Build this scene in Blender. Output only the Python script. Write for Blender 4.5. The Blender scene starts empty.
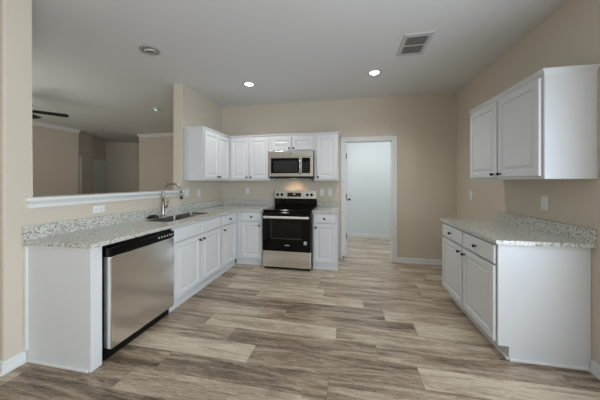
import bpy, bmesh, math, random
from mathutils import Vector, Matrix
random.seed(7)
PI = math.pi
S = bpy.context.scene
COL = S.collection

# ------------------------------------------------------------------ camera
cd = bpy.data.cameras.new('camera')
cam = bpy.data.objects.new('camera', cd); COL.objects.link(cam)
cam.location = (2.391, 0.0, 1.35)
cam.rotation_euler = (PI/2, 0, math.radians(11.09))
cd.sensor_width = 36.0
cd.lens = 243.9/600*36.0
cd.shift_y = -17.88/600          # perspective-corrected (shift) lens
cd.clip_start = 0.05
S.camera = cam

# ------------------------------------------------------------------ world, exposure
S.view_settings.view_transform = 'Standard'
S.view_settings.look = 'None'
S.view_settings.gamma = 1.0
S.view_settings.use_curve_mapping = False
S.view_settings.exposure = 0.07
w = bpy.data.worlds.new('sky'); S.world = w; w.use_nodes = True
w.node_tree.nodes['Background'].inputs[0].default_value = (0.75, 0.87, 1.0, 1)
w.node_tree.nodes['Background'].inputs[1].default_value = 0.5

def area_light(name, loc, direction, sx, sy, power, col):
    ld = bpy.data.lights.new(name, 'AREA'); ld.shape = 'RECTANGLE'
    ld.size = sx; ld.size_y = sy; ld.energy = power; ld.color = col
    o = bpy.data.objects.new(name, ld); COL.objects.link(o)
    o.location = loc
    o.rotation_euler = Vector(direction).to_track_quat('-Z', 'Z').to_euler()
    return o
# daylight entering through the windows (behind the camera and in the living room)
area_light('side_window_daylight', (4.16, -1.5, 1.5), (-1, 0, 0), 1.8, 1.4, 158, (0.89, 0.95, 1.0))
area_light('breakfast_window_daylight', (4.135, 0.8, 1.3), (-1, 0, 0), 1.4, 1.7, 42, (0.74, 0.85, 1.0))
area_light('living_window_daylight', (-3.0, 1.37, 1.5), (0, 1, 0.3), 2.6, 1.6, 36, (1.0, 1.0, 0.93))
area_light('pantry_ceiling_lamp_light', (3.0, 4.95, 2.72), (0, 0, -1), 0.8, 0.5, 21, (0.87, 0.93, 1.0))

# ------------------------------------------------------------------ materials
def s2l(c):
    return tuple(((x/255)/12.92 if x/255 <= 0.04045 else (((x/255)+0.055)/1.055)**2.4) for x in c)
MATS = {}
def mat(name, rgb, rough=0.5, metal=0.0, bump=None, coat=0.0, spec=0.5, emit=None):
    m = bpy.data.materials.new(name); m.use_nodes = True
    nt = m.node_tree; b = nt.nodes['Principled BSDF']
    c = s2l(rgb)+(1,)
    b.inputs['Base Color'].default_value = c
    b.inputs['Roughness'].default_value = rough
    b.inputs['Metallic'].default_value = metal
    b.inputs['Specular IOR Level'].default_value = spec
    b.inputs['Coat Weight'].default_value = coat
    if emit:
        b.inputs['Emission Color'].default_value = s2l(emit[0])+(1,)
        b.inputs['Emission Strength'].default_value = emit[1]
    if bump:
        tc = nt.nodes.new('ShaderNodeTexCoord'); n = nt.nodes.new('ShaderNodeTexNoise')
        n.inputs['Scale'].default_value = bump[0]; n.inputs['Detail'].default_value = 3
        bp = nt.nodes.new('ShaderNodeBump'); bp.inputs['Strength'].default_value = bump[1]
        bp.inputs['Distance'].default_value = 0.002
        nt.links.new(tc.outputs['Object'], n.inputs['Vector'])
        nt.links.new(n.outputs['Fac'], bp.inputs['Height'])
        nt.links.new(bp.outputs['Normal'], b.inputs['Normal'])
    MATS[name] = m
    return m
PAINT = mat('beige_wall_paint', (208, 199, 184), 0.75, bump=(160, 0.25))
CEIL = mat('ceiling_paint', (221, 222, 222), 0.85, bump=(90, 0.3))
PANTRY = mat('pantry_paint', (222, 228, 228), 0.7, bump=(160, 0.2))
TRIM = mat('white_trim_paint', (228, 229, 228), 0.4)
CAB = mat('white_cabinet_paint', (219, 222, 224), 0.35, bump=(60, 0.03))
CABIN = mat('cabinet_underside', (205, 200, 190), 0.6)
KNOB = mat('dark_nickel', (52, 48, 46), 0.3, 0.9)
BLACK = mat('black_gloss', (5, 5, 6), 0.10, 0.0, spec=0.25)
BLACKM = mat('black_plastic', (9, 9, 10), 0.4, spec=0.25)
GLASSD = mat('dark_oven_glass', (22, 21, 21), 0.08, spec=0.25)
MWGLASS = mat('microwave_window', (40, 43, 43), 0.2)
CHROME = mat('brushed_nickel', (158, 155, 150), 0.26, 1.0)
PLATE = mat('outlet_plastic', (234, 234, 231), 0.4)
SINKM = mat('shaded_sink_steel', (120, 118, 114), 0.32, 1.0)  # steel darkened to stand in for shade inside the bowls
SLOT = mat('outlet_slot', (70, 68, 66), 0.6)
HINGE = mat('bronze_hinge', (58, 54, 50), 0.4, 0.8)
VENTW = mat('vent_enamel', (196, 196, 194), 0.5)
DARK = mat('vent_dark', (28, 28, 28), 0.9)
LAMPON = mat('lamp_lens_lit', (255, 250, 240), 0.5, emit=((255, 250, 240), 14.0))
LAMPOFF = mat('lamp_lens_unlit', (140, 139, 136), 0.35, 0.0)
GREYRING = mat('satin_grey_ring', (158, 158, 155), 0.45, 0.0)
PRINT = mat('light_grey_print', (190, 190, 190), 0.5)
STICK = mat('white_sticker', (225, 225, 222), 0.5)
FAN = mat('black_fan_finish', (14, 13, 13), 0.5)
LEDG = mat('green_led', (140, 230, 200), 0.5, emit=((170, 240, 215), 1.2))
DISPLAY = mat('dark_display', (14, 14, 16), 0.15)
MWLAMP = mat('warm_lamp_lens', (255, 226, 180), 0.5, emit=((255, 220, 170), .4))

def steel_mat():
    m = bpy.data.materials.new('stainless_steel'); m.use_nodes = True
    nt = m.node_tree; b = nt.nodes['Principled BSDF']
    b.inputs['Metallic'].default_value = 1.0
    tc = nt.nodes.new('ShaderNodeTexCoord'); mp = nt.nodes.new('ShaderNodeMapping')
    mp.inputs['Scale'].default_value = (4, 4, 420)
    n = nt.nodes.new('ShaderNodeTexNoise'); n.inputs['Scale'].default_value = 1.0; n.inputs['Detail'].default_value = 2
    r = nt.nodes.new('ShaderNodeMapRange'); r.inputs['To Min'].default_value = 0.15; r.inputs['To Max'].default_value = 0.24
    cr = nt.nodes.new('ShaderNodeMix'); cr.data_type = 'RGBA'
    cr.inputs['A'].default_value = s2l((226, 228, 228))+(1,); cr.inputs['B'].default_value = s2l((236, 238, 238))+(1,)
    L = nt.links.new
    L(tc.outputs['Object'], mp.inputs['Vector']); L(mp.outputs['Vector'], n.inputs['Vector'])
    L(n.outputs['Fac'], r.inputs['Value']); L(r.outputs['Result'], b.inputs['Roughness'])
    L(n.outputs['Fac'], cr.inputs['Factor']); L(cr.outputs['Result'], b.inputs['Base Color'])
    return m
STEEL = steel_mat()

def ramp(nt, stops):
    r = nt.nodes.new('ShaderNodeValToRGB'); e = r.color_ramp.elements
    while len(e) > 1: e.remove(e[-1])
    e[0].position = stops[0][0]; e[0].color = s2l(stops[0][1])+(1,)
    for p, c in stops[1:]:
        k = e.new(p); k.color = s2l(c)+(1,)
    return r

def granite_mat():
    m = bpy.data.materials.new('speckled_granite'); m.use_nodes = True
    nt = m.node_tree; b = nt.nodes['Principled BSDF']; L = nt.links.new; N = nt.nodes.new
    b.inputs['Roughness'].default_value = 0.12; b.inputs['IOR'].default_value = 1.6
    tc = N('ShaderNodeTexCoord')
    n1 = N('ShaderNodeTexNoise'); n1.inputs['Scale'].default_value = 120; n1.inputs['Detail'].default_value = 5; n1.inputs['Roughness'].default_value = 0.65
    r1 = ramp(nt, [(0.27, (150, 149, 142)), (0.41, (196, 197, 190)), (0.56, (214, 216, 209)), (0.75, (226, 228, 222))])
    v = N('ShaderNodeTexVoronoi'); v.inputs['Scale'].default_value = 220
    sep = N('ShaderNodeSeparateColor')
    n2 = N('ShaderNodeTexNoise'); n2.inputs['Scale'].default_value = 60; n2.inputs['Detail'].default_value = 4
    lt = N('ShaderNodeMath'); lt.operation = 'ADD'
    r2 = ramp(nt, [(0.0, (255, 255, 255)), (0.53, (255, 255, 255)), (0.56, (0, 0, 0))])
    r2.color_ramp.interpolation = 'LINEAR'
    mx = N('ShaderNodeMix'); mx.data_type = 'RGBA'; mx.inputs['B'].default_value = s2l((66, 63, 60))+(1,)
    v2 = N('ShaderNodeTexVoronoi'); v2.inputs['Scale'].default_value = 110
    sep2 = N('ShaderNodeSeparateColor')
    r3 = ramp(nt, [(0.0, (255, 255, 255)), (0.13, (255, 255, 255)), (0.15, (0, 0, 0))])
    mx2 = N('ShaderNodeMix'); mx2.data_type = 'RGBA'; mx2.inputs['B'].default_value = s2l((176, 168, 154))+(1,)
    for t in (n1, n2, v, v2): L(tc.outputs['Object'], t.inputs['Vector'])
    L(n1.outputs['Fac'], r1.inputs['Fac'])
    L(v2.outputs['Color'], sep2.inputs['Color']); L(sep2.outputs['Red'], r3.inputs['Fac'])
    L(r1.outputs['Color'], mx2.inputs['A']); L(r3.outputs['Color'], mx2.inputs['Factor'])
    L(v.outputs['Color'], sep.inputs['Color'])
    sc = N('ShaderNodeMath'); sc.operation = 'MULTIPLY'; sc.inputs[1].default_value = 0.55
    L(sep.outputs['Green'], sc.inputs[0]); L(sc.outputs[0], lt.inputs[0]); L(n2.outputs['Fac'], lt.inputs[1])
    L(lt.outputs[0], r2.inputs['Fac'])
    L(mx2.outputs['Result'], mx.inputs['A']); L(r2.outputs['Color'], mx.inputs['Factor'])
    L(mx.outputs['Result'], b.inputs['Base Color'])
    return m
GRANITE = granite_mat()

def floor_mat():
    m = bpy.data.materials.new('vinyl_oak_planks'); m.use_nodes = True
    nt = m.node_tree; b = nt.nodes['Principled BSDF']; L = nt.links.new; N = nt.nodes.new
    tc = N('ShaderNodeTexCoord')
    at = N('ShaderNodeAttribute'); at.attribute_name = 'plank_tone_sheen'      # tone of each plank, plus sheen painted into far rows
    sd = N('ShaderNodeAttribute'); sd.attribute_name = 'plank_seed'
    def math_(op, a, c=None, k=None):
        x = N('ShaderNodeMath'); x.operation = op
        for i, v in enumerate((a, c, k)):
            if v is None: continue
            if isinstance(v, (int, float)): x.inputs[i].default_value = v
            else: L(v, x.inputs[i])
        return x.outputs[0]
    cmb = N('ShaderNodeCombineXYZ')
    L(math_('MULTIPLY', sd.outputs['Fac'], 9.0), cmb.inputs['X']); L(math_('MULTIPLY', sd.outputs['Fac'], 37.0), cmb.inputs['Z'])
    add = N('ShaderNodeVectorMath'); add.operation = 'ADD'
    L(tc.outputs['Object'], add.inputs[0]); L(cmb.outputs['Vector'], add.inputs[1])
    def noise(scale, detail, rough, dist):
        mp = N('ShaderNodeMapping'); mp.inputs['Scale'].default_value = scale
        n = N('ShaderNodeTexNoise'); n.inputs['Scale'].default_value = 1; n.inputs['Detail'].default_value = detail
        n.inputs['Roughness'].default_value = rough; n.inputs['Distortion'].default_value = dist
        L(add.outputs['Vector'], mp.inputs['Vector']); L(mp.outputs['Vector'], n.inputs['Vector'])
        return n.outputs['Fac']
    na = noise((1.3, 11, 1), 5, 0.55, 1.2)       # broad cathedral bands
    nb = noise((9, 75, 1), 4, 0.7, 1.5)          # grain
    nc = noise((16, 46, 1), 3, 0.7, 2.5)         # short dark flecks
    fl = N('ShaderNodeMapRange'); fl.inputs['From Min'].default_value = 0.60; fl.inputs['From Max'].default_value = 0.74
    L(nc, fl.inputs['Value'])
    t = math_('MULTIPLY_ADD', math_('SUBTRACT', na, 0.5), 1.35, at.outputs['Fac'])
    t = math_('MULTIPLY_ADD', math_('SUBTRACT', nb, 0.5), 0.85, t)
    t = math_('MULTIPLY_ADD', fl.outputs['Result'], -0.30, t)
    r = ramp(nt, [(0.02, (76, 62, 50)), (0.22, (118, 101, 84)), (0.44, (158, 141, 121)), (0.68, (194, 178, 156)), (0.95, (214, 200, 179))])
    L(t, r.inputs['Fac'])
    # seam lines from the plank's own coordinates (metres)
    uv = N('ShaderNodeUVMap'); uv.uv_map = 'plank'
    sx = N('ShaderNodeSeparateXYZ'); L(uv.outputs['UV'], sx.inputs['Vector'])
    dv = math_('MINIMUM', sx.outputs['Y'], math_('SUBTRACT', 0.195, sx.outputs['Y']))
    du = math_('MINIMUM', sx.outputs['X'], math_('SUBTRACT', 1.24, sx.outputs['X']))
    seam = math_('MULTIPLY', math_('LESS_THAN', math_('MINIMUM', dv, du), 0.0012), 0.6)
    mx = N('ShaderNodeMix'); mx.data_type = 'RGBA'; mx.inputs['B'].default_value = s2l((66, 55, 45))+(1,)
    L(r.outputs['Color'], mx.inputs['A']); L(seam, mx.inputs['Factor'])
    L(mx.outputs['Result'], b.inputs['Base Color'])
    rr = N('ShaderNodeMapRange'); rr.inputs['To Min'].default_value = 0.15; rr.inputs['To Max'].default_value = 0.32
    L(nb, rr.inputs['Value']); L(rr.outputs['Result'], b.inputs['Roughness'])
    bp = N('ShaderNodeBump'); bp.inputs['Strength'].default_value = 0.12; bp.inputs['Distance'].default_value = 0.002
    L(nb, bp.inputs['Height']); L(bp.outputs['Normal'], b.inputs['Normal'])
    return m
FLOOR = floor_mat()

# ------------------------------------------------------------------ mesh helpers
class MB:
    def __init__(self): self.bm = bmesh.new()
    def box(self, x0, x1, y0, y1, z0, z1, bevel=0.0, seg=2):
        t = bmesh.new()
        bmesh.ops.create_cube(t, size=1)
        for v in t.verts:
            v.co = Vector((x0+(v.co.x+.5)*(x1-x0), y0+(v.co.y+.5)*(y1-y0), z0+(v.co.z+.5)*(z1-z0)))
        if bevel: bmesh.ops.bevel(t, geom=t.edges[:], offset=bevel, segments=seg, affect='EDGES', profile=0.5)
        self.merge(t); return self
    def merge(self, t, mtx=None):
        if mtx is not None: bmesh.ops.transform(t, matrix=mtx, verts=t.verts[:])
        me = bpy.data.meshes.new('tmp'); t.to_mesh(me); t.free()
        self.bm.from_mesh(me); bpy.data.meshes.remove(me)
    def frustum(self, bot, top):
        b = [self.bm.verts.new(p) for p in bot]; t = [self.bm.verts.new(p) for p in top]
        n = len(b)
        self.bm.faces.new(b[::-1]); self.bm.faces.new(t)
        for i in range(n): self.bm.faces.new((b[i], b[(i+1) % n], t[(i+1) % n], t[i]))
        return self
    def lathe(self, prof, seg=24, mtx=None, close=True):
        t = bmesh.new(); rings = []
        for r, z in prof:
            if r < 1e-6: rings.append([t.verts.new((0, 0, z))])
            else: rings.append([t.verts.new((r*math.cos(2*PI*k/seg), r*math.sin(2*PI*k/seg), z)) for k in range(seg)])
        for a, b in zip(rings, rings[1:]):
            for k in range(seg):
                k2 = (k+1) % seg
                if len(a) == 1 and len(b) == 1: continue
                if len(a) == 1: t.faces.new((a[0], b[k2], b[k]))
                elif len(b) == 1: t.faces.new((a[k], a[k2], b[0]))
                else: t.faces.new((a[k], a[k2], b[k2], b[k]))
        bmesh.ops.recalc_face_normals(t, faces=t.faces[:])
        for f in t.faces: f.smooth = True
        self.merge(t, mtx); return self
    def tube(self, pts, r, seg=14):
        t = bmesh.new(); pts = [Vector(p) for p in pts]; rings = []
        rr = r if isinstance(r, (list, tuple)) else [r]*len(pts)
        prev = None
        for i, p in enumerate(pts):
            d = (pts[min(i+1, len(pts)-1)]-pts[max(i-1, 0)]).normalized()
            if prev is None:
                a = Vector((0, 0, 1)) if abs(d.z) < .9 else Vector((0, 1, 0))
                u = d.cross(a).normalized()
            else: u = (prev-d*prev.dot(d)).normalized()
            prev = u; v = d.cross(u)
            rings.append([t.verts.new(p+(u*math.cos(2*PI*k/seg)+v*math.sin(2*PI*k/seg))*rr[i]) for k in range(seg)])
        for a, b in zip(rings, rings[1:]):
            for k in range(seg):
                f = t.faces.new((a[k], a[(k+1) % seg], b[(k+1) % seg], b[k])); f.smooth = True
        t.faces.new(rings[0][::-1]); t.faces.new(rings[-1])
        bmesh.ops.recalc_face_normals(t, faces=t.faces[:])
        self.merge(t); return self
    def panel(self, x0, x1, z0, z1, yf, th, rings):
        """door / drawer front facing -y; rings = (inset, depth behind the front plane yf)"""
        bm = self.bm; loops = []
        def loop(i, d):
            y = yf+d
            return [bm.verts.new((x0+i, y, z0+i)), bm.verts.new((x1-i, y, z0+i)), bm.verts.new((x1-i, y, z1-i)), bm.verts.new((x0+i, y, z1-i))]
        back = loop(0, th); loops = [back]+[loop(i, d) for i, d in rings]
        bm.faces.new(back[::-1])
        for a, b in zip(loops, loops[1:]):
            for k in range(4): bm.faces.new((a[k], a[(k+1) % 4], b[(k+1) % 4], b[k]))
        bm.faces.new(loops[-1]); return self
    def build(self, name, m, parent=None, kind=None, recalc=True):
        if recalc: bmesh.ops.recalc_face_normals(self.bm, faces=self.bm.faces[:])
        me = bpy.data.meshes.new(name); self.bm.to_mesh(me); self.bm.free()
        me.materials.append(m)
        o = bpy.data.objects.new(name, me); COL.objects.link(o)
        if parent is not None: o.parent = parent
        if kind: o['kind'] = kind
        return o
def tag(o, label, cat, group=None):
    o['label'] = label; o['category'] = cat
    if group: o['group'] = group
    return o
def thing(name, label, cat, loc=(0, 0, 0), rz=0.0, group=None):
    o = bpy.data.objects.new(name, None); COL.objects.link(o)
    o.location = loc; o.rotation_euler = (0, 0, rz); o.empty_display_size = 0.1
    return tag(o, label, cat, group)
def struct(name, mb, m): return mb.build(name, m, None, 'structure')
def copy_tree(o, parent=None):
    c = o.copy(); COL.objects.link(c)
    if parent is not None: c.parent = parent
    for ch in list(o.children): copy_tree(ch, c)
    return c

# ------------------------------------------------------------------ dimensions
ZC = 2.802          # ceiling
YB = 4.343          # kitchen back wall
XW = 4.105          # right wall
YE = 1.29           # free end of the left wall
OP0, OP1 = 1.455, 3.18   # pass-through opening
TH = 0.145
CH = 0.914          # worktop height

# ------------------------------------------------------------------ room shell
# floor of planks laid along x: one mesh, one face per plank, with a tone per plank; sheen painted into the far rows
PL, PW, PY = 1.24, .195, .155
seams = {6: .87, 7: 1.02, 8: 1.645, 9: 1.377, 10: 1.05, 11: .52, 12: 1.51, 13: 1.32, 16: .79, 18: 1.01}
tones = {(6, -1): .36, (6, 0): .52, (6, 1): .42, (7, -1): .40, (7, 0): .36, (7, 1): .34, (8, -1): .74, (8, 0): .36, (8, 1): .66, (9, -1): .50, (9, 0): .36, (9, 1): .38,
         (10, -1): .42, (10, 0): .72, (10, 1): .52, (11, 0): .50, (11, 1): .40, (11, 2): .70, (12, -1): .38, (12, 0): .34, (12, 1): .60, (13, -1): .38, (13, 0): .64, (13, 1): .50,
         (16, 1): .52, (16, 2): .70, (18, 1): .50, (18, 2): .66}
rng = random.Random(11)
fb = bmesh.new(); uvl = fb.loops.layers.uv.new('plank')
tl = fb.faces.layers.float.new('plank_tone_sheen'); sl = fb.faces.layers.float.new('plank_seed')
FX0, FX1, FY0, FY1 = -8.0, 4.4, -3.4, 9.2
for row in range(int((FY0-PY)//PW), int((FY1-PY)//PW)+1):
    off = seams.get(row, rng.uniform(0, PL)); k0 = int((FX0-off)//PL)
    for k in range(k0, int((FX1-off)//PL)+1):
        tone = tones.get((row, k), rng.choice((.48, .54, .58, .62, .68)) if row >= 14 else rng.choice((.33, .38, .42, .46, .50, .56, .66)))  # far rows draw from lighter tones, painting in the sheen near the doorway
        x0, x1 = max(FX0, off+k*PL), min(FX1, off+(k+1)*PL); y0, y1 = max(FY0, PY+row*PW), min(FY1, PY+(row+1)*PW)
        vs = [fb.verts.new(p) for p in ((x0, y0, 0), (x1, y0, 0), (x1, y1, 0), (x0, y1, 0))]
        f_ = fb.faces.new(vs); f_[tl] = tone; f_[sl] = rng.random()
        for lp_ in f_.loops: lp_[uvl].uv = (lp_.vert.co.x-off-k*PL, lp_.vert.co.y-PY-row*PW)
bmesh.ops.remove_doubles(fb, verts=fb.verts[:], dist=1e-5)
bot = [fb.verts.new(p) for p in ((FX0, FY0, -.1), (FX0, FY1, -.1), (FX1, FY1, -.1), (FX1, FY0, -.1))]
fb.faces.new(bot)
fm = MB(); fm.bm.free(); fm.bm = fb
fm.build('floor', FLOOR, None, 'structure', recalc=False)
struct('ceiling', MB().box(-8, 4.4, -3.4, 9.2, ZC, ZC+0.1), CEIL)

wl = MB()
prof = [(YE, 0), (YB+.05, 0), (YB+.05, ZC), (OP1, ZC), (OP1, 1.20), (OP0, 1.20), (OP0, ZC), (YE, ZC)]
wl.frustum([(-TH, y, z) for y, z in prof], [(0, y, z) for y, z in prof])
bmesh.ops.recalc_face_normals(wl.bm, faces=wl.bm.faces[:])
ed = [e for e in wl.bm.edges if abs(e.verts[0].co.z-e.verts[1].co.z) > 1 and e.verts[0].co.y < OP1+.01]
bmesh.ops.bevel(wl.bm, geom=ed, offset=.012, segments=3, affect='EDGES', profile=.5)
struct('wall_left', wl, PAINT)
# living-room front wall, with a window, meeting the free end of the left wall
wf = MB()
WX0, WX1, WZ0, WZ1 = -4.4, -1.6, 0.6, 2.35
wf.box(-8, WX0, YE, YE+TH, 0, ZC); wf.box(WX1, -TH-.001, YE, YE+TH, 0, ZC)
wf.box(WX0, WX1, YE, YE+TH, 0, WZ0); wf.box(WX0, WX1, YE, YE+TH, WZ1, ZC)
struct('wall_living_front', wf, PAINT)
def window_frame(n, mb): struct('window_%d' % n, mb, TRIM)
wn = MB()
wn.box(WX0, WX0+.06, YE+.02, YE+.1, WZ0, WZ1); wn.box(WX1-.06, WX1, YE+.02, YE+.1, WZ0, WZ1)
wn.box(WX0, WX1, YE+.02, YE+.1, WZ0, WZ0+.06); wn.box(WX0, WX1, YE+.02, YE+.1, WZ1-.06, WZ1)
wn.box(-3.03, -2.97, YE+.02, YE+.1, WZ0, WZ1)
window_frame(1, wn)

# back wall of the kitchen with the doorway
DX0, DX1, DZ = 2.345, 3.132, 2.063
YP = YB+0.12
wb = MB()
wb.box(0, DX0, YB, YP, 0, ZC); wb.box(DX1, XW+.1, YB, YP, 0, ZC); wb.box(DX0, DX1, YB, YP, DZ, ZC)
struct('wall_back', wb, PAINT)
# right wall with a window behind the camera
wr = MB()
wins = ((-2.4, -0.6, 0.8, 2.2), (0.1, 1.5, 0.45, 2.15))
y = -3.3
for (a, b_, z0, z1) in wins:
    wr.box(XW, XW+.1, y, a, 0, ZC); wr.box(XW, XW+.1, a, b_, 0, z0); wr.box(XW, XW+.1, a, b_, z1, ZC); y = b_
wr.box(XW, XW+.1, y, YB, 0, ZC)
struct('wall_right', wr, PAINT)
for n_, (a, b_, z0, z1) in enumerate(wins):
    wn = MB()
    wn.box(XW+.04, XW+.09, a, a+.05, z0, z1); wn.box(XW+.04, XW+.09, b_-.05, b_, z0, z1)
    wn.box(XW+.04, XW+.09, a+.05, b_-.05, z0, z0+.05); wn.box(XW+.04, XW+.09, a+.05, b_-.05, z1-.05, z1)
    window_frame(2+n_, wn)
# front wall (behind the camera)
struct('wall_front', MB().box(-1.6, XW, -3.3, -3.2, 0, ZC), PAINT)
struct('wall_dining', MB().box(-1.6, -1.5, -3.2, YE, 0, ZC), PAINT)

# living room beyond the opening
struct('wall_living_left', MB().box(-5.12, -5.0, YE+TH, 5.5, 0, ZC), PAINT)
def seg_wall(name, p, q, th=0.1):
    p = Vector((p[0], p[1], 0)); q = Vector((q[0], q[1], 0))
    n = Vector((-(q-p).y, (q-p).x, 0)).normalized()*th
    pts = [p, q, q+n, p+n]
    return struct(name, MB().frustum([tuple(v) for v in pts], [(v.x, v.y, ZC) for v in pts]), PAINT)
seg_wall('wall_hall_left', (-5.12, 5.5), (-5.48, 6.28))
seg_wall('wall_hall_step', (-5.48, 6.28), (-5.87, 6.59))
seg_wall('wall_hall_door', (-5.87, 6.59), (-6.21, 7.31))
seg_wall('wall_hall_back', (-3.7, 8.45), (-6.21, 7.31), -0.1)
struct('wall_living_back', MB().box(-3.90, 0.12, 6.40, 6.52, 0, ZC).box(-3.90, -3.78, 6.52, 8.5, 0, ZC), PAINT)
struct('wall_living_right', MB().box(-TH, 0, YB+.05, 6.40, 0, ZC), PAINT)

# pantry room behind the doorway
struct('wall_pantry_back', MB().box(2.0, 4.3, 6.15, 6.25, 0, ZC), PANTRY)
struct('wall_pantry_left', MB().box(1.9, 2.0, YP, 6.25, 0, ZC), PANTRY)
struct('wall_pantry_right', MB().box(4.0, 4.1, YP, 6.15, 0, ZC), PANTRY)
struct('baseboard_pantry', MB().box(2.0, 4.0, 6.135, 6.15, 0, .085), TRIM)

# baseboards
def base_prof(mb, x0, x1, y0, y1):   # a board with a thinner stepped top
    mb.box(x0, x1, y0, y1, 0, 0.072)
    return mb
bb = MB(); bb.box(3.205, XW, YB-.016, YB, 0, .07); bb.box(3.205, XW, YB-.009, YB, .07, .085); bb.box(3.205, XW, YB-.028, YB-.016, 0, .016)
struct('baseboard_back', bb, TRIM)
bb = MB()
for a, b in ((3.19, YB-.03), (-3.2, 2.108)):
    bb.box(XW-.016, XW, a, b, 0, .07); bb.box(XW-.009, XW, a, b, .07, .085); bb.box(XW-.028, XW-.016, a, b, 0, .016)
struct('baseboard_right', bb, TRIM)
bb = MB()
bb.box(0, .016, YE-.016, 1.405, 0, .07); bb.box(0, .009, YE-.009, 1.405, .07, .085); bb.box(.016, .028, YE-.028, 1.405, 0, .016)
bb.box(-1.5, 0, YE-.016, YE, 0, .07); bb.box(-1.5, 0, YE-.009, YE, .07, .085); bb.box(-1.5, .016, YE-.028, YE-.016, 0, .016)
struct('baseboard_left', bb, TRIM)

# pass-through ledge with apron moulding
tr = MB()
tr.box(-.19, .045, OP0+.001, OP1-.001, 1.203, 1.232, .006)
tr.box(0.0, .045, OP0-.06, OP0+.01, 1.203, 1.232, .004); tr.box(0.0, .045, OP1-.01, OP1+.045, 1.203, 1.232, .004)
tr.frustum([(0, OP0-.035, 1.150), (.014, OP0-.035, 1.150), (.014, OP1+.02, 1.150), (0, OP1+.02, 1.150)],
           [(0, OP0-.035, 1.178), (.014, OP0-.035, 1.178), (.014, OP1+.02, 1.178), (0, OP1+.02, 1.178)])
tr.frustum([(0, OP0-.035, 1.178), (.016, OP0-.035, 1.178), (.016, OP1+.02, 1.178), (0, OP1+.02, 1.178)],
           [(0, OP0-.05, 1.204), (.034, OP0-.05, 1.204), (.034, OP1+.035, 1.204), (0, OP1+.035, 1.204)])
struct('trim_1', tr, TRIM)
# crown mouldings of the living room
def crown_run(mb, p, q, n, h=.09, d=.075):
    p = Vector(p); q = Vector(q); n = Vector(n)
    f = lambda v, a, z: (v.x+n.x*a, v.y+n.y*a, z)
    mb.frustum([f(p, 0, ZC-h), f(q, 0, ZC-h), f(q, .014, ZC-h), f(p, .014, ZC-h)], [f(p, 0, ZC-.018), f(q, 0, ZC-.018), f(q, d-.01, ZC-.018), f(p, d-.01, ZC-.018)])
    mb.frustum([f(p, 0, ZC-.018), f(q, 0, ZC-.018), f(q, d, ZC-.018), f(p, d, ZC-.018)], [f(p, 0, ZC), f(q, 0, ZC), f(q, d, ZC), f(p, d, ZC)])
cr = MB(); crown_run(cr, (-5.0, YE+TH, 0), (-5.0, 5.5, 0), (1, 0, 0)); struct('trim_2', cr, TRIM)
cr = MB(); crown_run(cr, (-3.90, 6.40, 0), (-.15, 6.40, 0), (0, -1, 0)); struct('trim_3', cr, TRIM)

# door casing of the pantry doorway
cs = MB()
for sx0, sx1 in ((DX0-.068, DX0+.004), (DX1-.004, DX1+.068)):
    cs.box(sx0, sx1, YB-.016, YB, 0, DZ-.004, .004)
cs.box(DX0-.068, DX1+.068, YB-.016, YB, DZ-.004, DZ+.064, .004)
cs.box(DX0-.074, DX0-.052, YB-.022, YB, 0, DZ+.07, .004); cs.box(DX1+.052, DX1+.074, YB-.022, YB, 0, DZ+.07, .004)
cs.box(DX0-.074, DX1+.074, YB-.022, YB, DZ+.05, DZ+.07, .004)
cs.box(DX0, DX0+.012, YB, YP, 0, DZ); cs.box(DX1-.012, DX1, YB, YP, 0, DZ); cs.box(DX0, DX1, YB, YP, DZ-.012, DZ)
struct('trim_4', cs, TRIM)
# the open pantry door, swung back into the pantry
dr = struct('door_1', MB().box(2.352, 2.384, YP+.012, YP+.77, .012, 2.045, .003), TRIM)
for hz in (1.82, 1.09, .385):
    MB().box(2.352, 2.366, YP-.028, YP+.012, hz-.045, hz+.045).lathe([(0, -.048), (.008, -.048), (.008, .048), (0, .048)], 12, Matrix.Translation((2.362, YP-.03, hz))).build('hinge', HINGE, dr)
kn = MB()
kn.lathe([(0, 0), (.027, 0), (.027, .006), (.011, .012), (.011, .03), (.024, .037), (.027, .05), (.020, .062), (0, .065)], 20,
         Matrix.Translation((2.384, YP+.70, .99)) @ Matrix.Rotation(PI/2, 4, 'Y'))
kn.build('door_knob', HINGE, dr)
ds = MB().tube([(DX0-.02, YB-.016, .055), (DX0-.02, YB-.075, .055)], .009)
ds.tube([(DX0-.02, YB-.075, .055), (DX0-.02, YB-.09, .055)], .014)
tag(ds.build('door_stop', HINGE), 'small dark door stop low on the left side of doorway casing', 'door stop')

# far hallway doors in the living room
def hall_door(n, p, q, z):
    p = Vector((p[0], p[1], 0)); q = Vector((q[0], q[1], 0)); d = (q-p); L_ = d.length
    ang = math.atan2(d.y, d.x)
    o = struct('door_%d' % n, MB().box(.0, L_, -.012, .01, 0, z), PANTRY)
    o.location = p; o.rotation_euler = (0, 0, ang)
    c = MB().box(-.06, 0, -.02, .01, 0, z).box(L_, L_+.06, -.02, .01, 0, z).box(-.06, L_+.06, -.02, .01, z, z+.06)
    c.build('casing', TRIM, o)
    return o
hall_door(2, (-6.17, 7.23), (-5.91, 6.68), 2.05)
struct('trim_5', MB().box(-5.20, -5.155, 5.64, 5.71, 0, 2.09), TRIM)

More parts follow.
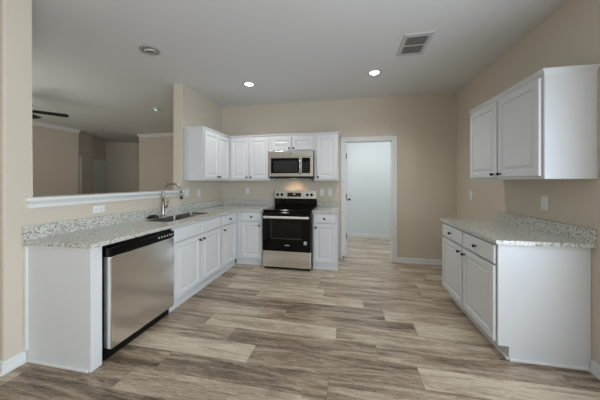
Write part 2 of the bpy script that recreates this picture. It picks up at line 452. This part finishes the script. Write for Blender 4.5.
# ------------------------------------------------------------------ cabinets
DOOR_R = [(0, .003), (.003, 0), (.050, 0), (.058, .010), (.071, .010), (.092, .003)]
DRAW_R = [(0, .006), (.006, .001), (.014, 0), (.020, 0)]
T = .0235
def knob(parent, x, y, z):
    MB().lathe([(0, 0), (.009, 0), (.006, .008), (.006, .014), (.014, .019), (.0155, .025), (.011, .031), (0, .033)], 16,
               Matrix.Translation((x, y, z)) @ Matrix.Rotation(PI/2, 4, 'X')).build('knob', KNOB, parent)
def door(root, x0, x1, z0, z1, kx, kz):
    d = MB().panel(x0, x1, z0, z1, -T, .019, DOOR_R).build('door', CAB, root)
    knob(d, kx, -T, kz); return d
def drawer(root, x0, x1, z0, z1, k=True):
    d = MB().panel(x0, x1, z0, z1, -T, .019, DRAW_R).build('drawer_front', CAB, root)
    if k: knob(d, (x0+x1)/2, -T, (z0+z1)/2)
    return d
def base_cabinet(label, loc, rz, w, depth=.606, kd=.042, open_top=False, kx0=0.0):
    r = thing('base_cabinet', label, 'cabinet', loc, rz, 'white base cabinets')
    b = MB()
    if open_top:      # carcass of boards, so the sink bowls hang inside it
        b.box(0, .02, 0, depth, .105, .882); b.box(w-.02, w, 0, depth, .105, .882)
        b.box(0, w, 0, .02, .105, .882); b.box(0, w, depth-.012, depth, .105, .882); b.box(0, w, 0, depth, .105, .125)
    else: b.box(0, w, 0, depth, .105, .882)
    b.box(kx0, w, kd, depth, 0, .105)
    b.build('body', CAB, r)
    if kd:
        MB().box(kx0, w, kd-.016, kd-.001, 0, .022, .004).build('shoe_moulding', TRIM, r)
    return r

RL = PI/2    # faces +x
RR = -PI/2   # faces -x
# --- left run (faces +x): local x runs along +y, root at the face frame
c = base_cabinet('white sink base cabinet, two doors, next to dishwasher', (.61, 2.195, 0), RL, .990, open_top=True)
drawer(c, .035, .485, .722, .862, False); drawer(c, .505, .972, .722, .862, False)
door(c, .035, .485, .125, .705, .455, .655); door(c, .505, .972, .125, .705, .535, .655)
c = base_cabinet('narrow white base cabinet with one drawer and door, between sink cabinet and inner corner', (.61, 3.188, 0), RL, .545)
drawer(c, .018, .452, .722, .862); door(c, .018, .452, .125, .705, .06, .655)
# --- back run (faces -y)
c = base_cabinet('white base cabinet with drawer and door immediately left of the range', (.612, 3.736, 0), 0, .472, kx0=-.040)
drawer(c, .075, .435, .722, .862); door(c, .075, .435, .125, .705, .39, .655)
c = base_cabinet('slim white base cabinet between range and doorway', (1.858, 3.736, 0), 0, .377)
drawer(c, .018, .350, .722, .862); door(c, .018, .350, .125, .705, .055, .655)
# --- right run (faces -x): local x runs along -y
c = base_cabinet('white base cabinet with two drawers under the right wall worktop', (3.516, 3.186, 0), RR, 1.071, .586, .072)
drawer(c, .012, .515, .722, .862); drawer(c, .540, 1.050, .722, .862)
door(c, .012, .515, .125, .705, .475, .655); door(c, .540, 1.050, .125, .705, .580, .655)
MB().box(1.071, 1.083, .072, .586, 0, .020, .004).build('end_shoe_moulding', TRIM, c)

# end panel of the peninsula
e = thing('cabinet_end_panel', 'plain white end panel closing the counter left of dishwasher', 'panel', (0.003, 1.409, 0))
MB().box(0, .603, 0, .082, 0.0, .882, .003).build('panel', CAB, e)
MB().box(0.028, .585, -.012, 0, 0, .020, .004).build('shoe_moulding', TRIM, e)
MB().box(0.0, .030, -.014, 0, .087, .872, .003).build('corner_bead', TRIM, e)

# --- wall cabinets
def wall_cabinet(label, loc, rz, w, depth, z0=1.374, z1=2.118, crown=None):
    r = thing('wall_cabinet', label, 'cabinet', (loc[0], loc[1], z0), rz, 'white wall cabinets')
    H = z1-z0
    MB().box(0, w, 0, depth, 0, H).build('body', CAB, r)
    if crown:
        bot, top = crown(w, depth)
        m = MB()
        m.frustum([(x, y, H) for x, y in bot], [(x, y, H+.010) for x, y in bot])
        mid = [(a[0]*.25+b[0]*.75, a[1]*.25+b[1]*.75) for a, b in zip(bot, top)]
        m.frustum([(x, y, H+.010) for x, y in bot], [(x, y, H+.036) for x, y in mid])
        m.frustum([(x, y, H+.036) for x, y in top], [(x, y, H+.048) for x, y in top])
        m.build('crown_moulding', CAB, r)
    return r
P = .022
# left wall unit: local x along +y; exposed near end at x=0, inside corner at x=.789
c = wall_cabinet('white two-door wall cabinet on the left wall beside pass-through opening', (.309, 3.229, 0), RL, 1.112, .305,
                 crown=lambda w, d: ([(0, -.001), (.795, -.001), (w, .006), (w, d), (0, d)], [(-P, -P), (.795-P, -P), (w, .006), (w, d), (-P, d)]))
door(c, .022, .395, .026, .735, .365, .06); door(c, .402, .765, .026, .735, .432, .06)
YU = YB-.003-.305-.018
c = wall_cabinet('white two-door wall cabinet in the corner left of microwave', (.318, YU, 0), 0, .762, .323,
                 crown=lambda w, d: ([(0, 0), (w, 0), (w, d), (0, d)], [(P, -P), (w, -P), (w, d), (0, d)]))
door(c, .045, .375, .026, .735, .345, .06); door(c, .395, .735, .026, .735, .425, .06)
c = wall_cabinet('short white two-door wall cabinet directly above microwave', (1.082, YU, 0), 0, .764, .323, 1.876, 2.118,
                 crown=lambda w, d: ([(0, 0), (w, 0), (w, d), (0, d)], [(0, -P), (w, -P), (w, d), (0, d)]))
door(c, .035, .375, .014, .230, .345, .045); door(c, .390, .730, .014, .230, .420, .045)
c = wall_cabinet('narrow white one-door wall cabinet between microwave and doorway', (1.848, YU, 0), 0, .387, .323,
                 crown=lambda w, d: ([(0, 0), (w, 0), (w, d), (0, d)], [(0, -P), (w+P, -P), (w+P, d), (0, d)]))
door(c, .035, .362, .026, .735, .065, .06)
c = wall_cabinet('white two-door wall cabinet hung on the right wall above speckled worktop', (3.787, 3.132, 0), RR, 1.062, .315,
                 crown=lambda w, d: ([(0, 0), (w, 0), (w, d), (0, d)], [(-P, -P), (w+P, -P), (w+P, d), (-P, d)]))
door(c, .016, .520, .022, .735, .480, .05); door(c, .546, 1.040, .022, .735, .586, .05)

# ------------------------------------------------------------------ worktops
SX0, SX1, SY0, SY1 = .130, .468, 2.345, 3.185
XE = 1.083
g = thing('worktop', 'L-shaped speckled grey granite worktop with sink cut-out along left and back walls', 'worktop', (0.002, 1.387, .884))
def rel(mb_boxes, ox, oy, oz, mb=None):
    mb = mb or MB()
    for b in mb_boxes: mb.box(b[0]-ox, b[1]-ox, b[2]-oy, b[3]-oy, b[4]-oz, b[5]-oz)
    return mb
o3 = (0.002, 1.387, .884)
zt0, zt1 = .884, CH
rel([(.002, .637, 1.387, SY0, zt0, zt1), (.002, SX0, SY0, SY1, zt0, zt1), (SX1, .637, SY0, SY1, zt0, zt1), (.002, .637, SY1, YB-.002, zt0, zt1),
     (.637, XE, 3.706, YB-.002, zt0, zt1)], *o3).build('slab', GRANITE, g)
rel([(.002, .022, 1.387, YB-.002, zt1, 1.017), (.022, XE, YB-.022, YB-.002, zt1, 1.017)], *o3).build('backsplash', GRANITE, g)
g = thing('worktop', 'short speckled granite worktop between range and doorway', 'worktop', (1.857, 3.706, .884))
rel([(1.857, 2.252, 3.706, YB-.002, zt0, zt1)], 1.857, 3.706, .884).build('slab', GRANITE, g)
rel([(1.857, 2.252, YB-.022, YB-.002, zt1, 1.017)], 1.857, 3.706, .884).build('backsplash', GRANITE, g)
g = thing('worktop', 'speckled granite worktop on the white cabinet along right wall', 'worktop', (3.484, 2.078, .884))
rel([(3.484, XW-.002, 2.078, 3.210, zt0, zt1)], 3.484, 2.078, .884).build('slab', GRANITE, g)
rel([(XW-.022, XW-.002, 2.078, 3.190, zt1, 1.017)], 3.484, 2.078, .884).build('backsplash', GRANITE, g)

# ------------------------------------------------------------------ sink, faucet
s = thing('sink', 'double-bowl stainless steel sink set into the left granite worktop', 'sink', (SX0, SY0, .9105))  # set high so dark steel covers the granite edge in place of its shade
def bowl(mb, x0, x1, y0, y1, d):
    bm = mb.bm; loops = []
    for i, z in ((0, 0), (.006, -.02), (.014, -d+.03), (.040, -d)):
        L_ = []
        rr = .05
        for cx, cy, a0 in ((x1-rr, y0+rr, -PI/2), (x1-rr, y1-rr, 0), (x0+rr, y1-rr, PI/2), (x0+rr, y0+rr, PI)):
            for k in range(5):
                a = a0+k*PI/8
                L_.append(bm.verts.new((cx+(rr-i*.6)*math.cos(a)-i*.4*math.copysign(1, math.cos(a+.001)) * 0, cy+(rr-i*.6)*math.sin(a), z)))
        loops.append(L_)
    n = len(loops[0])
    for a, b in zip(loops, loops[1:]):
        for k in range(n):
            f = bm.faces.new((a[k], b[k], b[(k+1) % n], a[(k+1) % n])); f.smooth = True
    bm.faces.new(loops[-1])
mb = MB(); bowl(mb, .004, SX1-SX0-.004, .004, .500, .19); mb.build('bowl', SINKM, s, recalc=False)
mb = MB(); bowl(mb, .004, SX1-SX0-.004, .540, SY1-SY0-.004, .19); mb.build('bowl', SINKM, s, recalc=False)
MB().box(.003, SX1-SX0-.003, .499, .541, -.05, -.012, .008).build('divider', CHROME, s)
for yy in (.25, .69):
    MB().lathe([(0, -.186), (.04, -.186), (.045, -.183), (.02, -.181), (0, -.184)], 20, Matrix.Translation(((SX1-SX0)/2, yy, 0))).build('drain', SINKM, s)

f = thing('faucet', 'tall gooseneck pull-down faucet in brushed nickel behind sink', 'faucet', (.080, 2.715, CH))
MB().lathe([(0, 0), (.031, 0), (.031, .008), (.024, .012), (.021, .03), (.019, .19), (.0145, .20), (0, .20)], 24).build('base', CHROME, f)
ang = math.radians(28); dx, dy = math.cos(ang), math.sin(ang)
pts = [(0, 0, .165), (0, 0, .25), (0, 0, .31)]
R_ = .105
for k in range(1, 15):
    a = PI-k*PI/14*1.0
    pts.append((dx*(R_+R_*math.cos(a)), dy*(R_+R_*math.cos(a)), .31+R_*math.sin(a)))
MB().tube(pts, .0135).build('spout', CHROME, f)
ex, ey = dx*2*R_, dy*2*R_
MB().tube([(ex, ey, .312), (ex+.002*dx, ey, .285), (ex+.008*dx, ey, .215)], [.015, .0165, .019]).build('spray_head', CHROME, f)
hd = MB().tube([(.0, .02, .115), (.005, .058, .118)], .015)
hd.tube([(.005, .060, .112), (.008, .072, .15), (.012, .078, .215)], [.009, .010, .008]); hd.build('handle', CHROME, f)

st = thing('sink_stopper', 'small glossy black domed stopper on worktop left of faucet', 'sink stopper', (.075, 2.555, CH))
STOP = mat('black_rubber_gloss', (10, 10, 10), 0.16)
MB().lathe([(0, 0), (.066, 0), (.070, .004), (.066, .010), (.058, .012), (.056, .020), (.046, .032), (.026, .040), (0, .042)], 28).build('dome', STOP, st)

# ------------------------------------------------------------------ dishwasher
d = thing('dishwasher', 'stainless steel dishwasher with black control strip under left worktop', 'dishwasher', (.60, 1.500, 0), RL)
W = .690
MB().box(.004, W-.004, .012, .57, .02, .878).box(.004, W-.004, -.004, .012, .80, .880).build('body', BLACKM, d)
MB().box(.01, W-.01, -.003, .012, .012, .098).build('kick_plate', BLACKM, d)
dd = MB().box(.012, W-.006, -.058, .010, .100, .792, .006, 3).build('door', STEEL, d)
cp = MB()
cp.box(.004, W-.002, -.060, .010, .797, .858, .008, 3); cp.box(.03, W-.03, -.046, .008, .85, .872, .004)
cp = cp.build('control_panel', BLACK, d)
MB().box(.14, .42, -.0615, -.055, .800, .812, .002).build('pocket_handle', BLACKM, cp)
bt = MB()
for k, xx in enumerate((.475, .51, .545, .58, .615, .645)):
    bt.box(xx, xx+.016, -.0612, -.0595, .822, .834)
bt.build('button_print', PRINT, cp)

# ------------------------------------------------------------------ range
r = thing('range', 'freestanding electric range with black oven door and stainless backguard', 'range', (1.088, 3.66, 0))
W = .762
MB().box(0, W, 0, .66, .03, .895).box(.03, W-.03, .02, .62, 0, .03).build('body', BLACKM, r)
ct = MB().box(-.002, W+.002, -.030, .62, .895, .922, .006, 3).build('cooktop', BLACK, r)
for bx, by, br_ in ((.2, .14, .095), (.56, .14, .075), (.2, .43, .075), (.56, .43, .095)):
    MB().lathe([(br_-.003, .9222), (br_, .9224), (br_+.003, .9222)], 40, Matrix.Translation((bx, by, 0))).build('burner_ring', PRINT if False else GLASSD, ct)
od = MB().box(.002, W-.002, -.050, -.001, .300, .885, .006, 3).build('oven_door', BLACK, r)
MB().box(.130, .625, -.0515, -.048, .480, .770, .001).build('door_window', GLASSD, od)
wt = MB().box(.130, .142, -.0535, -.0505, .480, .770).box(.142, .625, -.0535, -.0505, .480, .490)
wt.build('window_trim', mat('dark_grey_trim', (62, 61, 60), 0.35), od)
h = MB().box(.025, W-.025, -.104, -.080, .796, .832, .010, 4)
h.box(.05, .08, -.082, -.049, .800, .828, .004); h.box(W-.08, W-.05, -.082, -.049, .800, .828, .004)
h.build('handle', mat('handle_steel_highlight', (246, 246, 246), 0.38, 0.85), od)  # steel whitened to paint in the highlight from the ceiling lights
MB().box(.355, .43, -.0522, -.0498, .380, .392, .001).build('badge', PRINT, od)
sk = MB().box(.655, .695, -.0522, -.0498, .405, .452).build('sticker', STICK, od)
MB().box(.664, .686, -.0530, -.0521, .418, .440).box(.668, .690, -.0530, -.0521, .4095, .413).build('sticker_print', SLOT, sk)
MB().box(.002, W-.002, -.046, -.001, .045, .290, .006, 3).build('drawer', STEEL, r)
MB().box(.02, W-.02, -.01, .02, .008, .045).build('kick_plate', BLACKM, r)
bg = MB().box(0.0, W, .600, .660, .922, 1.05).frustum([(0, .600, 1.05), (W, .600, 1.05), (W, .660, 1.05), (0, .660, 1.05)], [(0, .612, 1.06), (W, .612, 1.06), (W, .660, 1.06), (0, .660, 1.06)])
bg = bg.build('backguard', BLACK, r)
pn = MB().frustum([(0, .592, 1.058), (W, .592, 1.058), (W, .662, 1.058), (0, .662, 1.058)], [(0, .612, 1.195), (W, .612, 1.195), (W, .662, 1.195), (0, .662, 1.195)]).build('control_panel', STEEL, r)
dz = lambda z: .592+(z-1.058)*.02/.137
dp = MB().frustum([(.235, dz(1.090)-.003, 1.090), (.488, dz(1.09)-.003, 1.090), (.488, .640, 1.090), (.235, .640, 1.090)], [(.235, dz(1.16)-.003, 1.160), (.488, dz(1.16)-.003, 1.160), (.488, .640, 1.160), (.235, .640, 1.160)]).build('display', DISPLAY, pn)
MB().box(.34, .385, dz(1.13)-.0050, dz(1.13), 1.128, 1.142).build('clock_digits', PRINT, dp)
for kx in (.055, .135, .600, .675):
    MB().lathe([(0, 0), (.024, 0), (.026, .006), (.022, .022), (.019, .026), (0, .027)], 20, Matrix.Translation((kx, dz(1.125), 1.125)) @ Matrix.Rotation(PI/2, 4, 'X')).build('knob', BLACKM, pn)

# ------------------------------------------------------------------ microwave
m = thing('microwave', 'stainless over-the-range microwave with black window, hung under short cabinet', 'microwave', (1.088, 3.945, 1.418))
W = .748
MB().box(0, W, .03, .395, 0.0, .455).build('body', BLACKM, m)
MB().box(0, W, -.002, .03, .352, .455, .004).build('vent_band', STEEL, m)
db = MB()
db.box(0, .028, 0, .03, .028, .350); db.box(.515, .560, 0, .03, .028, .350); db.box(0.028, .515, 0, .03, .028, .080); db.box(.028, .515, 0, .03, .335, .350)
db = db.build('door', STEEL, m)
MB().box(.028, .515, .004, .03, .080, .335).build('window', BLACK, db)
MB().box(.075, .485, .002, .006, .105, .290).build('window_mesh', MWGLASS, db)
hb = MB().tube([(.537, -.035, .055), (.537, -.035, .330)], .011); hb.tube([(.537, -.035, .075), (.537, .002, .075)], .007); hb.tube([(.537, -.035, .31), (.537, .002, .31)], .007)
hb.build('handle', STEEL, db)
cp = MB().box(.700, W, 0, .03, .028, .350).box(.560, .700, 0, .03, .028, .078).box(.560, .700, 0, .03, .335, .350).build('control_frame', STEEL, m)
kp = MB().box(.560, .700, .003, .03, .078, .335).build('keypad', BLACK, cp)
kk = MB()
for a in range(3):
    for b_ in range(5): kk.box(.578+a*.038, .604+a*.038, .0015, .0035, .095+b_*.036, .112+b_*.036)
kk.build('keypad_print', mat('keypad_grey', (46, 46, 47), 0.4), kp)
MB().box(.0, W, .0, .03, -.004, .028, .004).build('bottom_grille', BLACKM, m)
MB().lathe([(0, 0), (.013, 0), (.013, .003), (0, .004)], 20, Matrix.Translation((.375, -.002, .405)) @ Matrix.Rotation(PI/2, 4, 'X')).build('badge', CHROME, m)
lp = MB().box(.30, .42, .22, .30, -.006, .0005).build('cooktop_lamp', MWLAMP, m)
ld = bpy.data.lights.new('microwave_lamp_light', 'SPOT'); ld.spot_size = math.radians(110); ld.spot_blend = 1.0; ld.shadow_soft_size = .03
ld.energy = 3.4; ld.color = (1.0, .66, .36)
lo = bpy.data.objects.new('microwave_lamp_light', ld); COL.objects.link(lo); lo.location = (1.088+.37, 3.945+.16, 1.405)
lo.rotation_euler = Vector((0, .20, -.30)).to_track_quat('-Z', 'Z').to_euler()

# ------------------------------------------------------------------ outlets and switches (facing -y in local space, centre at origin)
def outlet(label, loc, rz, w=.072, h=.116, style='outlet'):
    o = thing('outlet' if style == 'outlet' else 'light_switch', label, 'outlet' if style == 'outlet' else 'switch', loc, rz, 'wall outlets' if style == 'outlet' else 'wall switches')
    MB().box(-w/2, w/2, -.006, 0, -h/2, h/2, .0025).build('cover_plate', PLATE, o)
    horiz = w > h
    if style == 'outlet':
        for s_ in (-1, 1):
            cx, cz = (s_*.022, 0) if horiz else (0, s_*.022)
            q = MB().box(cx-.015, cx+.015, -.009, -.005, cz-.015, cz+.015, .002).build('receptacle', PLATE, o)
            k = MB()
            if horiz: k.box(cx-.005, cx+.005, -.0094, -.0085, .005, .0075).box(cx-.005, cx+.005, -.0094, -.0085, -.0075, -.005)
            else: k.box(-.0075, -.005, -.0094, -.0085, cz-.005, cz+.005).box(.005, .0075, -.0094, -.0085, cz-.005, cz+.005)
            k.build('slots', SLOT, q)
    else:
        MB().box(-.017, .017, -.010, -.005, -.034, .034, .002).build('rocker', PLATE, o)
    return o
outlet('horizontal white outlet low on left wall under pass-through ledge', (0, 1.962, 1.086), RL, .116, .072)
outlet('white switch plate on left wall just right of faucet', (0, 3.290, 1.190), RL, .095, .116, 'switch')
outlet('white outlet on left wall under wall cabinet near the inner corner', (0, 3.600, 1.170), RL)
outlet('white outlet on back wall left of range', (.530, YB, 1.185), 0)
outlet('white switch plate on back wall just right of range', (1.935, YB, 1.170), 0, .072, .116, 'switch')
outlet('white outlet on back wall close to doorway casing', (2.085, YB, 1.170), 0)
outlet('grey-white switch plate on right wall under the wall cabinet', (XW, 2.537, 1.165), RR, .080, .120, 'switch')
outlet('white outlet on right wall near the back corner, beyond worktop', (XW, 3.850, 1.165), RR)

# ------------------------------------------------------------------ ceiling fittings
def downlight(label, x, y, lit):
    o = thing('recessed_light', label, 'ceiling light', (x, y, ZC), 0, 'recessed ceiling lights')
    if lit:
        MB().lathe([(.088, 0), (.090, -.004), (.084, -.008), (.066, -.010), (.060, -.004), (.058, -.001)], 36).build('trim_ring', VENTW, o)
        MB().lathe([(0, -.006), (.058, -.005), (.060, -.002), (0, -.001)], 32).build('lens', LAMPON, o)
        ld = bpy.data.lights.new('downlight', 'SPOT'); ld.energy = 29; ld.color = (1.0, .98, .93); ld.spot_size = math.radians(140); ld.spot_blend = .8; ld.shadow_soft_size = .06
        l_ = bpy.data.objects.new('downlight', ld); COL.objects.link(l_); l_.location = (x, y, ZC-.03)
    else:
        MB().lathe([(.100, 0), (.102, -.004), (.095, -.010), (.072, -.013), (.066, -.008), (.064, -.001)], 36).build('trim_ring', GREYRING, o)
        MB().lathe([(.046, -.002), (.064, -.004), (.061, -.014), (.053, -.021), (.046, -.016)], 32, Matrix.Rotation(math.radians(14), 4, 'X')).build('eyeball_ring', mat('pale_metal_ring', (214, 213, 209), 0.3, 0.25), o)
        MB().lathe([(0, -.006), (.044, -.010), (.046, -.004), (0, -.001)], 28).build('lens', LAMPOFF, o)
    return o
downlight('unlit grey eyeball recessed light above the sink counter', .258, 2.313, False)
downlight('lit recessed ceiling light left of centre, nearer the microwave', .956, 3.397, True)
downlight('lit recessed ceiling light right of centre, nearer the air vent', 2.738, 3.360, True)

v = thing('air_vent', 'white ceiling air vent grille with two rows of dark slots', 'vent', (2.935, 2.545, ZC))
VW, VD = .285, .43
fr = MB()
fr.frustum([(0, 0, 0), (VW, 0, 0), (VW, VD, 0), (0, VD, 0)][::-1], [(.008, .008, -.010), (VW-.008, .008, -.010), (VW-.008, VD-.008, -.010), (.008, VD-.008, -.010)][::-1])
fr.build('frame', VENTW, v)
for y0, y1 in ((.055, .195), (.225, .365)):
    MB().box(.040, .240, y0, y1, -.0118, -.0095).build('slot_shade_plate', DARK, v)  # dark plate proud of the frame, standing in for shade inside the slots
    for k in range(9):
        xx = .040+.200*(k+.5)/9
        MB().box(xx-.0034, xx+.0034, y0, y1, -.0130, -.0117).build('louver', VENTW, v)
    for yy in (y0+.047, y0+.093):
        MB().box(.040, .240, yy-.0018, yy+.0018, -.0128, -.0116).build('crossbar', DARK, v)

o = thing('smoke_detector', 'small round ceiling detector with greenish light in living room', 'smoke detector', (-1.32, 4.17, ZC))
MB().lathe([(.055, 0), (.055, -.02), (.045, -.03), (0, -.032)], 28).build('housing', VENTW, o)
MB().lathe([(0, -.040), (.020, -.038), (.026, -.030), (0, -.029)], 20).build('indicator_light', LEDG, o)

fn = thing('ceiling_fan', 'black ceiling fan in living room, half hidden by left wall', 'ceiling fan', (-2.74, 2.915, 2.50))
MB().lathe([(0, -.12), (.06, -.115), (.10, -.08), (.11, -.02), (.10, .05), (.03, .07), (0, .07)], 32).build('motor_housing', FAN, fn)
MB().lathe([(0, .05), (.013, .05), (.013, .25), (0, .25)], 14).build('downrod', FAN, fn)
MB().lathe([(0, .22), (.03, .225), (.065, .27), (.068, .302), (0, .302)], 28).build('canopy', FAN, fn)
for k in range(5):
    a = math.radians(53+72*k); M_ = Matrix.Rotation(a, 4, 'Z') @ Matrix.Rotation(math.radians(-14), 4, 'X')
    t = bmesh.new(); bmesh.ops.create_cube(t, size=1)
    for q in t.verts: q.co = Vector((.36+q.co.x*.48, q.co.y*(.12 if q.co.x > 0 else .09), q.co.z*.008))
    bmesh.ops.bevel(t, geom=[e_ for e_ in t.edges if abs((e_.verts[0].co-e_.verts[1].co).z) > .004], offset=.02, segments=3, affect='EDGES')
    mb = MB(); mb.merge(t, M_); mb.build('blade', FAN, fn)
    mb = MB(); t = bmesh.new(); bmesh.ops.create_cube(t, size=1)
    for q in t.verts: q.co = Vector((.14+q.co.x*.12, q.co.y*.035, q.co.z*.012))
    mb.merge(t, M_); mb.build('blade_arm', FAN, fn)
